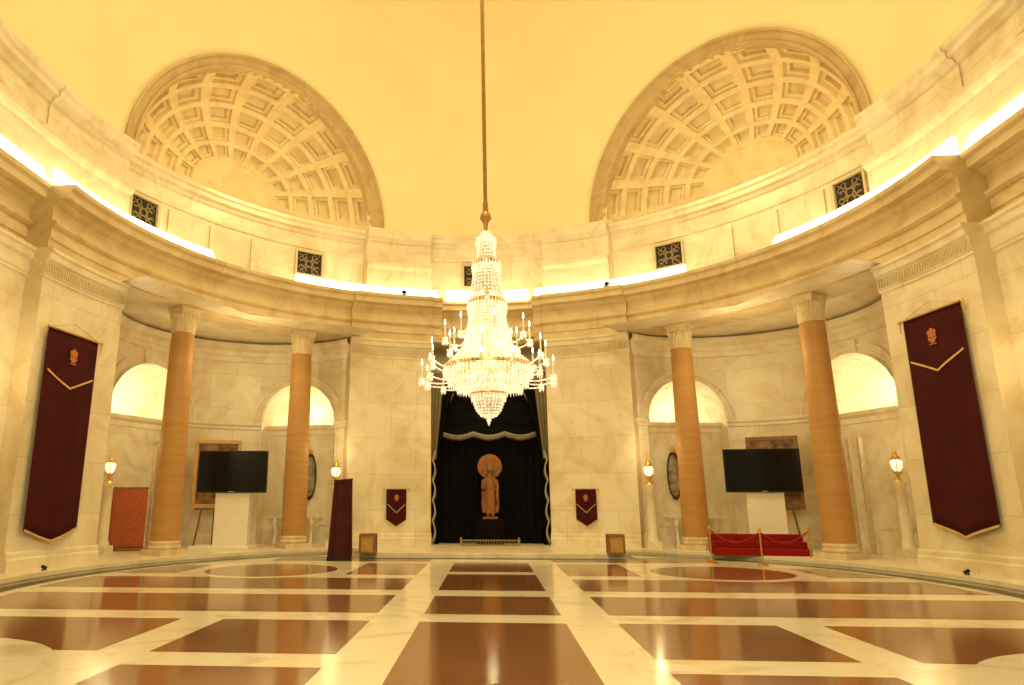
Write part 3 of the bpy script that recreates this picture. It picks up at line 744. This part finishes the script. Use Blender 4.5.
# ================================================================== PEDESTAL LAMPS
def make_lamp(label):
    t=thing('pedestal_lamp',label,'lamp',(0,0,0),0,'lamps on marble pedestals')
    m=MB(); m.box((0,0,.12),(.46,.46,.24)); m.lathe([(.20,.24),(.18,.34),(.155,.40),(.15,1.2),(.135,1.9),(.16,1.94),(.18,2.0),(.20,2.06),(.20,2.10)],20); m.build('pedestal','marble',t,True)
    m=MB(); m.lathe([(.12,2.10),(.09,2.16),(.04,2.22),(.05,2.28),(.10,2.34),(.13,2.38),(.09,2.40)],16); m.build('lamp_neck','brass',t,True)
    m=MB(); m.lathe([(.08,2.40),(.14,2.47),(.165,2.57),(.15,2.67),(.09,2.74)],16); gl_=m.build('glass_globe','globe',t,True)
    m=MB(); m.lathe([(.12,2.72),(.13,2.76),(.08,2.84),(.05,2.90),(.06,2.94),(.02,3.02),(.005,3.10)],16)
    for k in range(6):
        a=2*PI*k/6; m.tube([(.10*math.cos(a),.10*math.sin(a),2.38),(.175*math.cos(a),.175*math.sin(a),2.57),(.10*math.cos(a),.10*math.sin(a),2.74)],.014,5)
    m.build('lamp_cage','brass',gl_,True)
    return t
lp=[(onZ(101,554,PLAT),'lamp on marble pedestal beside the red damask panel'),(Vector((-5.42,24.2,PLAT)),'lamp on marble pedestal behind the maroon draped stand'),(Vector((5.42,24.2,PLAT)),'lamp on marble pedestal beside the inner right column'),(Vector((11.75,20.95,PLAT)),'lamp on marble pedestal beside the right pier')]
l0=None; LPOS=[]
for p,lb in lp:
    E=Vector((math.copysign(EX,p.x),EY,0)); d=(p-E); d.z=0
    if d.length>3.95: d=d.normalized()*3.95; p=Vector((E.x+d.x,E.y+d.y,PLAT))
    if l0 is None: l0=make_lamp(lb); l0.location=p
    else: copy_tree(l0,None,lb,p)
    LPOS.append(p)
# ================================================================== OTHER FURNISHINGS
p=onZ(125,551,PLAT)
t=thing('damask_panel','red and orange damask covered standing panel in the left alcove','panel',p,R(20))
m=MB(); m.box((0,0,1.02),(1.05,.14,1.84)); m.build('upholstery','red_damask',t,bev=.03)
m=MB(); m.box((0,0,.05),(1.1,.34,.1)); m.build('foot_rail','wood',t,bev=.01)
m=MB(); m.box((0,0,1.97),(1.1,.17,.06)); m.build('top_rail','wood',t,bev=.01)
def slim_post(label,p,h):
    t=thing('slim_post',label,'post',p,0,'tall slim metal posts')
    m=MB(); m.box((0,0,h/2),(.12,.12,h)); m.build('pole','steel',t,bev=.01)
    m=MB(); m.box((0,0,.02),(.34,.34,.04)); m.build('foot','steel',t,bev=.008)
    return t
p=onZ(147,549,PLAT); slim_post('tall slim metal post left of the outer left column',p,3.4)
slim_post('tall slim metal post nearest the outer right column',Vector((11.35,22.85,PLAT)),3.5)
slim_post('tall slim metal post, second from the outer right column',Vector((11.5,22.3,PLAT)),3.5)
# draped stand
p=onZ(339,560,0)
t=thing('draped_stand','tall narrow stand draped in dark maroon velvet before the inner left column','stand',p,R(10))
m=MB(); rows=[]
for j in range(19):
    g=j/18; z=.04+2.28*g; row=[]
    for i in range(120):
        a=2*PI*i/120; k=1+.17*math.sin(10*a+.5*g)*(1-g*.8)+.06*math.sin(5*a+3*g)*(1-g); w=.32-.05*g; d=.20-.02*g
        cx=abs(math.cos(a))**.5*math.copysign(1,math.cos(a)); sy=abs(math.sin(a))**.5*math.copysign(1,math.sin(a))
        row.append((w*k*cx+.06*g,d*k*sy,z+.03*cx*g))
    rows.append(row)
V_=m.grid(rows,closed_v=True); m.bm.faces.new(V_[-1]); m.build('drape','maroon2',t,True,sharp=70)
m=MB(); m.box((0,0,.03),(.74,.50,.06)); m.build('base','black_plastic',t,bev=.01)
m=MB(); m.box((.06,0,2.35),(.58,.40,.04),Matrix.Translation((.06,0,2.35))@Matrix.Rotation(R(-6),4,'Y')@Matrix.Translation((-.06,0,-2.35))); m.build('top_board','maroon2',t,bev=.015)
# box lanterns
def make_lantern(label,p):
    t=thing('box_lantern',label,'lantern',p,0,'wooden box lanterns')
    m=MB()
    for x in(-.22,.22):
        for y in(-.22,.22): m.box((x,y,.28),(.05,.05,.56))
    for z in(.03,.53):
        for e in(-1,1): m.box((e*.22,0,z),(.05,.49,.05)); m.box((0,e*.22,z),(.49,.05,.05))
    m.build('frame','wood',t)
    m=MB(); m.box((0,0,.28),(.40,.40,.46)); m.build('panes','giltwood',t)
    m=MB(); m.box((0,0,.565),(.48,.48,.03)); m.build('lid','wood',t,bev=.006)
    return t
b0=make_lantern('wooden box lantern on the step left of the statue',onZ(368,553,PLAT))
copy_tree(b0,None,'wooden box lantern on the step right of the statue',onZ(616,554,PLAT))
# red steps
p=onZ(766,556,PLAT); rz=R(-8)
t=thing('red_steps','red carpeted portable steps between the two right columns','steps',p+Vector((.05,.66,0)),rz)
for k in range(3):
    m=MB(); d=1.2-.38*k; m.box((0,.6-d/2,.095+.19*k),(2.62,d,.19)); m.build('step','red_carpet',t,bev=.02)
def make_post(label):
    t=thing('rope_barrier_post',label,'barrier post',(0,0,0),0,'brass barrier posts')
    m=MB(); m.lathe([(.15,0),(.15,.02),(.09,.05),(.03,.08)],20); m.build('foot','brass',t,True)
    m=MB(); m.lathe([(.022,.07),(.022,.88)],12); m.build('pole','brass',t,True)
    m=MB(); m.lathe([(.022,.86),(.045,.89),(.045,.92),(.025,.94)],12); m.ball((0,0,.96),.045,10,6); m.build('finial','brass',t,True)
    return t
bp=[(onZ(712,561,0),'brass barrier post at the left end of the red steps'),(onZ(763,566,0),'brass barrier post in front of the middle of the red steps'),(onZ(812,564,0),'brass barrier post at the right end of the red steps')]
q0=None
for p,lb in bp:
    if q0 is None: q0=make_post(lb); q0.location=p
    else: copy_tree(q0,None,lb,p)
for i,lb in((0,'red velvet rope left of the middle barrier post'),(1,'red velvet rope right of the middle barrier post')):
    A,B=bp[i][0],bp[i+1][0]; dv=(B-A).normalized()*.05; A=A+dv; B=B-dv; m=MB()
    m.tube([A.lerp(B,k/14)+Vector((0,0,.86-.28*math.sin(PI*k/14))) for k in range(15)],.02,8); tag(m.build('velvet_rope','red_rope',None,True),lb,'rope','velvet ropes')
# console shelves and oval mirrors under the inner arches
for s,px,n in((-1,310,'left'),(1,674,'right')):
    w=R(ARCH[0][0]); nrm=Vector((s*math.sin(w),math.cos(w),0)); E=Vector((s*EX,EY,0))
    base=E+nrm*4.25; rz=-s*w
    t=thing('console_table','white marble console table under the arch behind inner %s column'%n,'table',(base.x,base.y,PLAT),rz,'marble console tables')
    m=MB(); m.box((0,0,.98),(2.0,.5,.07)); m.build('top','marble',t,bev=.015)
    for e in(-1,1):
        m=MB(); m.tube([(e*.72,-.16,.95),(e*.74,-.20,.75),(e*.70,-.10,.45),(e*.72,-.16,.10),(e*.72,-.17,0)],[.09,.10,.06,.07,.08],10); m.build('leg','marble',t,True)
    pz=onY(px,475,base.y+.25)
    t=thing('oval_mirror','tall oval mirror with dark frame partly behind inner %s column'%n,'mirror',(pz.x,pz.y,1.70),rz,'oval mirrors')
    Mh=Matrix.Translation((0,0,.95))@Matrix.Diagonal((.30,1,1,1))@Matrix.Rotation(PI/2,4,'X')
    m=MB(); m.lathe([(.74,-.02),(.86,-.02),(.88,.05),(.82,.08),(.78,.05),(.74,.02),(.74,-.02)],40,M4=Mh); fr=m.build('frame','grille',t,True)
    m=MB(); m.ball((0,-.05,1.86),(.10,.05,.12)); m.build('crest','giltwood',fr,True)
    m=MB(); m.lathe([(.01,.0),(.76,.0),(.76,-.02),(.01,-.02)],40,M4=Mh); m.build('glass','mirror',t)
# spots
def make_spot(label,p,rz,grp,k):
    t=thing('spotlight',label,'spotlight',p,rz,grp); t.scale=(k,k,k)
    m=MB(); m.box((0,0,.02),(.20,.12,.04)); m.box((-.09,0,.09),(.02,.04,.12)); m.box((.09,0,.09),(.02,.04,.12)); m.build('bracket','black_plastic',t)
    m=MB(); m.tube([(0,-.10,.10),(0,.10,.18)],.075,14); m.build('housing','black_plastic',t)
    return t
for x,y,r,z,k,lb,g in((404,289,10.16,9.402,1,'small black spotlight on the cornice left of the chandelier','cornice spotlights'),(607,287,10.16,9.402,1,'small black spotlight on the cornice right of the chandelier','cornice spotlights'),(43,576,10.2,PLAT,.5,'small black floor spotlight below the left long banner','floor spotlights'),(968,579,10.2,PLAT,.5,'small black floor spotlight below the right long banner','floor spotlights')):
    a=ang(onR(x,y,r)); make_spot(lb,pol(r,a,z),-a,g,k)
p=onZ(737,540,PLAT)
t=thing('white_box','small white box standing beside the right screen stand','box',(p.x*.93,p.y*.93,PLAT),0)
m=MB(); m.box((0,0,.4),(.32,.32,.8)); m.build('body','white_paint',t,bev=.02)
m=MB(); m.box((0,-.165,.55),(.2,.01,.1)); m.build('slot','black_plastic',t)
# ================================================================== LIGHT
WARM=(1,.77,.35)
def light(kind,loc,energy,size=0,rot=None,col=WARM,name='lamp'):
    d=bpy.data.lights.new(name,kind); d.energy=energy; d.color=col
    if kind=='AREA': d.size=size
    else: d.shadow_soft_size=size
    o=bpy.data.objects.new(name,d); COL.objects.link(o); o.location=loc
    if rot: o.rotation_euler=rot
    return o
light('AREA',(0,CY-2,22.0),1500,6,(0,0,0),name='dome_fill')  # added downward fill high in the dome, out of view; no fixture there
light('AREA',(0,-1.5,8.5),1350,5,(R(78),0,0),name='portico_fill')  # added fill behind the camera to brighten the walls, not a portico fixture
for z,e in((5.2,90),(4.3,90)): light('POINT',(0,CY,z),e,.2,name='chandelier_light')
for s in(-1,1):
    light('POINT',(s*EX,EY,6.4),90,0,name='alcove_fill')  # unseen point fill added to brighten each exedra
    light('POINT',(s*10.6,13.6,4.6),55,0,name='pier_lamp')
for p in LPOS: light('POINT',(p.x,p.y,PLAT+3.4),24,0,name='pedestal_glow')
light('POINT',(0,25.4,4.0),12,0,name='statue_fill')  # added fill to lift the statue, no fixture in the recess
for O,n_ in APS:
    light('POINT',tuple(O-n_*.6+Vector((0,0,.5))),130,0,name='apse_uplight')
w=bpy.data.worlds.new('World'); S.world=w; w.use_nodes=True
w.node_tree.nodes['Background'].inputs['Color'].default_value=(1,.765,.35,1); w.node_tree.nodes['Background'].inputs['Strength'].default_value=.25
S.view_settings.view_transform='Standard'; S.view_settings.look='None'; S.view_settings.exposure=0
# ================================================================== CAMERA
cd=bpy.data.cameras.new('camera'); cam=bpy.data.objects.new('camera',cd); COL.objects.link(cam)
cd.lens=24; cd.sensor_width=36; cd.sensor_fit='HORIZONTAL'; cd.shift_x=(512-PX)/1024; cd.clip_end=200
cam.location=(0,0,EYE); cam.rotation_euler=(R(90)+TH,0,PS)
S.camera=cam
